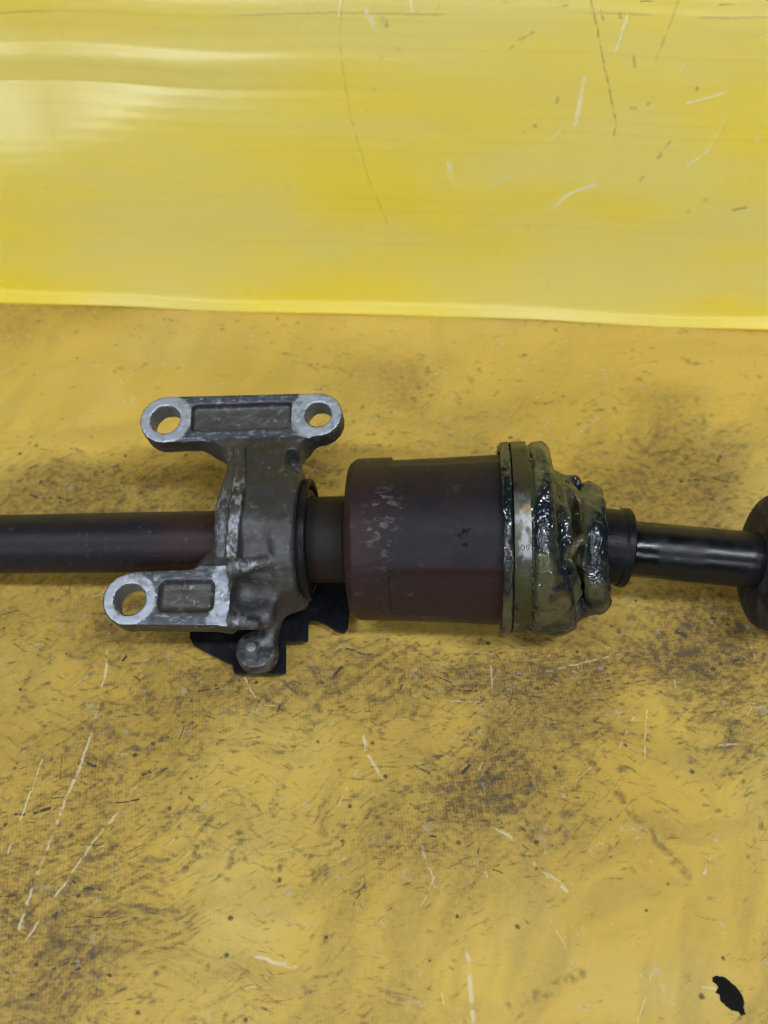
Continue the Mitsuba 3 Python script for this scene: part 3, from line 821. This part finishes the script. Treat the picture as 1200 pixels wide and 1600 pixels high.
# black sheet-metal dust shield under the bracket
shp = Polygon([(-0.1007, -0.0204), (-0.0998, -0.0342), (-0.0971, -0.0386), (-0.0798, -0.0491), (-0.0762, -0.0505), (-0.0748, -0.0558), (-0.0489, -0.0562), (-0.0498, -0.0386),
               (-0.0384, -0.0383), (-0.0389, -0.0275), (-0.0356, -0.0264), (-0.0296, -0.0290), (-0.0243, -0.0328), (-0.0203, -0.0339), (-0.0184, -0.0313), (-0.0176, -0.0185), (-0.0178, 0.0060), (-0.0960, 0.0060)])
shp = shp.buffer(-0.0014).buffer(0.0028).buffer(-0.0014)
sm_ = trimesh.creation.extrude_polygon(shp, 0.0014, engine='earcut')
for _ in range(3):
    sm_ = sm_.subdivide()
vv = np.array(sm_.vertices)
vv[:, 2] += 0.0045 + 0.0015 * np.clip((vv[:, 0] + 0.06) / 0.03, 0, 1) - 0.003 * np.clip((-0.075 - vv[:, 0]) / 0.02, 0, 1)
sm_.vertices = vv
obj(f'{D}__dust_shield', sm_, 'm_shield', smooth=40)
labels[f'{D}__dust_shield'] = {'label': 'black sheet metal shield with stepped edge'}


# ---- boot: lip, clamp band, crumpled greasy bellows
def boot():
    h = 0.0007
    lo = np.array([0.0490, -0.0580, -0.0006])
    X, Y, Z = grid(lo, [0.1180, 0.0535, 0.1010], h)
    P = np.stack(np.broadcast_arrays(X, Y, Z), -1)
    n1 = meshkit.noise(P * 55, 3).astype(np.float32) - 0.5
    n2 = meshkit.noise(P * 140, 5).astype(np.float32) - 0.5
    n3 = meshkit.noise(P * 300, 8).astype(np.float32) - 0.5
    o, a, e1, e2 = AX_H
    S = (X - o[0]) * a[0] + (Y - o[1]) * a[1] + (Z - o[2]) * a[2]
    p1 = (X - o[0]) * e1[0] + (Y - o[1]) * e1[1] + (Z - o[2]) * e1[2]
    p2 = (X - o[0]) * e2[0] + (Y - o[1]) * e2[1] + (Z - o[2]) * e2[2]
    if e2[1] < 0:
        p2 = -p2
    R = np.sqrt(p1 ** 2 + p2 ** 2)
    def disc(r, s0, s1, e):
        return smax(R - r, np.abs(S - 0.5 * (s0 + s1)) - 0.5 * (s1 - s0), e)
    # cuff: lip, seat of the band, shoulder
    f = np.minimum(disc(0.0476, 0.0574, 0.0622, 0.0014), disc(0.0455, 0.060, 0.0760, 0.001))
    # how far a direction faces the front of the floor, where the boot sags
    fd = (-0.83 * p2 - 0.56 * p1) / np.maximum(R, 1e-4)
    sag = np.clip(fd, 0, 1)
    end = 0.0825 + 0.0110 * sag ** 1.5
    f = np.minimum(f, smax(R - 0.0477 + 2.2 * np.clip(S - 0.0780, 0, 1) * np.clip(1 - sag, 0.15, 1) * np.clip((S - 0.0780) / 0.006, 0, 1) * 0.35, np.maximum(0.0711 - S, S - end), 0.0050))
    cone = smax(R - (0.0360 - 0.55 * (S - 0.0790) + 0.0050 * sag), np.maximum(0.0770 - S, S - 0.0950), 0.006)
    f = smin(f, cone, 0.005)
    # folds: leaning rings
    def torus(c, ax, major, minor, sq=1.0):
        ax = np.array(ax, float); ax /= np.linalg.norm(ax)
        dx, dy, dz = X - c[0], Y - c[1], Z - c[2]
        hh = dx * ax[0] + dy * ax[1] + dz * ax[2]
        rr = np.sqrt(np.maximum(dx ** 2 + dy ** 2 + dz ** 2 - hh ** 2, 1e-12))
        return np.sqrt((hh * sq) ** 2 + (rr - major) ** 2) - minor, hh, rr
    t1, _, _ = torus((0.0875, -0.0060, 0.0465), (1, -0.02, 0.12), 0.0250, 0.0058)
    f = smin(f, t1, 0.0035)
    t2, hh, rr = torus((0.1037, -0.0062, 0.0440), (1, -0.04, 0.21), 0.0268, 0.0062, 1.1)
    fold = smin(t2, smax(rr - 0.0270, np.abs(hh - 0.001) - 0.0035, 0.002), 0.004)
    f = smin(f, fold, 0.0018)
    # the ridge that crosses from the mid fold down to the cuff, plateaus and a pinched lump at the back
    W = [((0.0924, -0.0150, 0.0690), (0.0862, -0.0285, 0.0600), 0.0026, 0.0024), ((0.0862, -0.0285, 0.0600), (0.0845, -0.0372, 0.0420), 0.0026, 0.0036),
         ((0.0855, 0.0040, 0.0755), (0.0895, -0.0080, 0.0755), 0.0040, 0.0034), ((0.0895, -0.0080, 0.0755), (0.0870, -0.0190, 0.0730), 0.0036, 0.0030),
         ((0.0840, -0.0410, 0.0300), (0.0880, -0.0350, 0.0180), 0.0060, 0.0060), ((0.0800, -0.0340, 0.0680), (0.0810, -0.0430, 0.0450), 0.0040, 0.0050), ((0.0860, -0.0330, 0.0320), (0.0990, -0.0290, 0.0330), 0.0095, 0.0085)]
    for q, r, r1, r2 in W:
        f = smin(f, capsule(X, Y, Z, q, r, r1, r2), 0.0025)
    # grooves round the boot: behind the cuff, and a deep one before the last fold
    f = np.minimum(f, disc(0.0238, 0.0760, 0.1060, 0.001))
    slot = smax(np.abs(hh + 0.0070 + 0.0012 * n1 * 2) - 0.0019, 0.0228 - rr, 0.0006)
    f = smax(f, -(slot + 0.012 * np.clip(sag - 0.80, 0, 1) + 0.030 * np.clip(-fd - 0.74, 0, 1)), 0.0012)
    f = smin(f, capsule(X, Y, Z, (0.0935, -0.0155, 0.0680), (0.0880, -0.0225, 0.0655), 0.0030, 0.0026), 0.002)
    g2, _, _ = torus((0.0846, -0.0031, 0.0480), (1, -0.02, 0.08), 0.0385, 0.0030)
    f = smax(f, -(g2 + 0.010 * np.clip(sag - 0.35, 0, 1)), 0.0022)
    # dark clefts
    for q, r, r1, r2 in [((0.0873, -0.0235, 0.0700), (0.0845, -0.0335, 0.0600), 0.0030, 0.0026)]:
        f = smax(f, -capsule(X, Y, Z, q, r, r1, r2), 0.0016)
    f = smin(f, capsule(X, Y, Z, (0.0860, 0.0170, 0.0650), (0.0945, 0.0195, 0.0645), 0.0038, 0.0028), 0.001)
    soft = np.clip((S - 0.0740) / 0.006, 0, 1)
    f = f + n1 * 0.0030 * soft + n2 * (0.0009 + 0.0013 * soft * (1 - 0.5 * np.clip((S - 0.096) / 0.004, 0, 1))) + n3 * (0.0006 + 0.0004 * soft)
    f = smax(f, -(Z - 0.0008), 0.002)
    # hollow for the housing
    f = np.maximum(f, -np.maximum(R - 0.0434, S - 0.0590))
    return surface_nets(f.astype(np.float32), lo, h)


ov, of = boot()
raw(f'{D}__joint_boot', ov, of, vnormals(ov, of), 'm_boot')
labels[f'{D}__joint_boot'] = {'label': 'crumpled black rubber boot smeared with olive grease'}


def wob(s, ph):
    return 0.00022 * np.sin(ph * 5 + 1) + 0.00016 * np.sin(ph * 11)


CX = AX_H
obj(f'{D}__boot_clamp', lathe(bevelled([(0.0627, 0.0450, 0), (0.0627, 0.0474), (0.0704, 0.0474), (0.0704, 0.0450, 0)], 0.0003), CX, wob, 180), 'm_band', smooth=30)
labels[f'{D}__boot_clamp'] = {'label': 'rusty steel clamp band stamped 09'}

# stamped figures, bent round the band
tm = meshkit.text_mesh('09', 0.0027, 0.0003)
tm = tm.subdivide()
tv = np.array(tm.vertices)
tv[:, :2] -= tv[:, :2].mean(0)
tv[:, 0] *= 1.0
ang0 = math.radians(-39)
phi = ang0 + tv[:, 1] / 0.0475
rad = 0.04745 + tv[:, 2] * 0.5 + 0.00022 * np.sin(phi * 5 + 1)
o_, a_, e1_, e2_ = CX
sx = 0.0674 + tv[:, 0]
tm.vertices = o_ + sx[:, None] * a_ + rad[:, None] * (np.cos(phi)[:, None] * e1_ + np.sin(phi)[:, None] * (e2_ if e2_[1] > 0 else -e2_))
obj(f'{D}__boot_clamp__stamp', tm, 'm_stamp')
labels[f'{D}__boot_clamp__stamp'] = {'label': 'figures 09 stamped in the band'}

# small end of the boot, its rim, the axle bar and the next boot
obj(f'{D}__boot_collar', lathe(bevelled([(0.036, 0.012, 0), (0.036, 0.0186), (0.0500, 0.0188), (0.0512, 0.0196), (0.0542, 0.0198), (0.0548, 0.0192), (0.0548, 0.012, 0)], 0.0006), AX_R), 'm_black_rubber', smooth=35)
obj(f'{D}__axle_bar', lathe(bevelled([(0.03, 0, 0), (0.03, 0.0136), (0.090, 0.0140), (0.30, 0.0141), (0.30, 0, 0)]), AX_R), 'm_bar', smooth=35)
labels[f'{D}__axle_bar'] = {'label': 'shiny black axle bar between the two boots'}
obj(f'{D}__outer_boot', lathe(bevelled([(0.1202, 0.0130, 0), (0.1202, 0.0200), (0.1214, 0.0290, 0.003), (0.1247, 0.0338, 0.003), (0.1312, 0.0348, 0.004), (0.1330, 0.0325, 0.003), (0.1380, 0.0270, 0.004), (0.1440, 0.0340, 0.005), (0.155, 0.0350, 0.006), (0.163, 0.030, 0.003), (0.168, 0.0345, 0.003), (0.20, 0.0345), (0.20, 0.0130, 0)], 0.002, 5), AX_R), 'm_rubber', smooth=50)
labels[f'{D}__outer_boot'] = {'label': 'dusty black rubber boot cut by the right edge'}

# ------------------------------------------------------------------ the lamps themselves
for i, (x, y, z, ln, wd, rx, st) in enumerate(LAMPS):
    root = 'ceiling_lamp' if i == 0 else f'ceiling_lamp_{i:03d}'
    W_ = T_of((x, y, z), rx)
    body = box_mesh = trimesh.creation.box([ln + 0.04, wd + 0.04, 0.05]); body.apply_translation([0, 0, 0.030])
    scene[f'{root}__housing'] = mikit.ply(body, 'm_enamel', to_world=W_)
    dif = trimesh.creation.box([ln, wd, 0.006])
    scene[f'{root}__diffuser'] = mikit.ply(dif, 'm_enamel', to_world=W_, emitter={'type': 'area', 'radiance': {'type': 'rgb', 'value': (LAMP_L * st * LAMP_TINT).tolist()}})
    labels[root] = {'label': ['left', 'right', 'rear left', 'added unseen rear right'][i] + ' white ceiling lamp with a glowing diffuser', 'category': 'lamp', 'group': 'ceiling lamps of the workshop'}
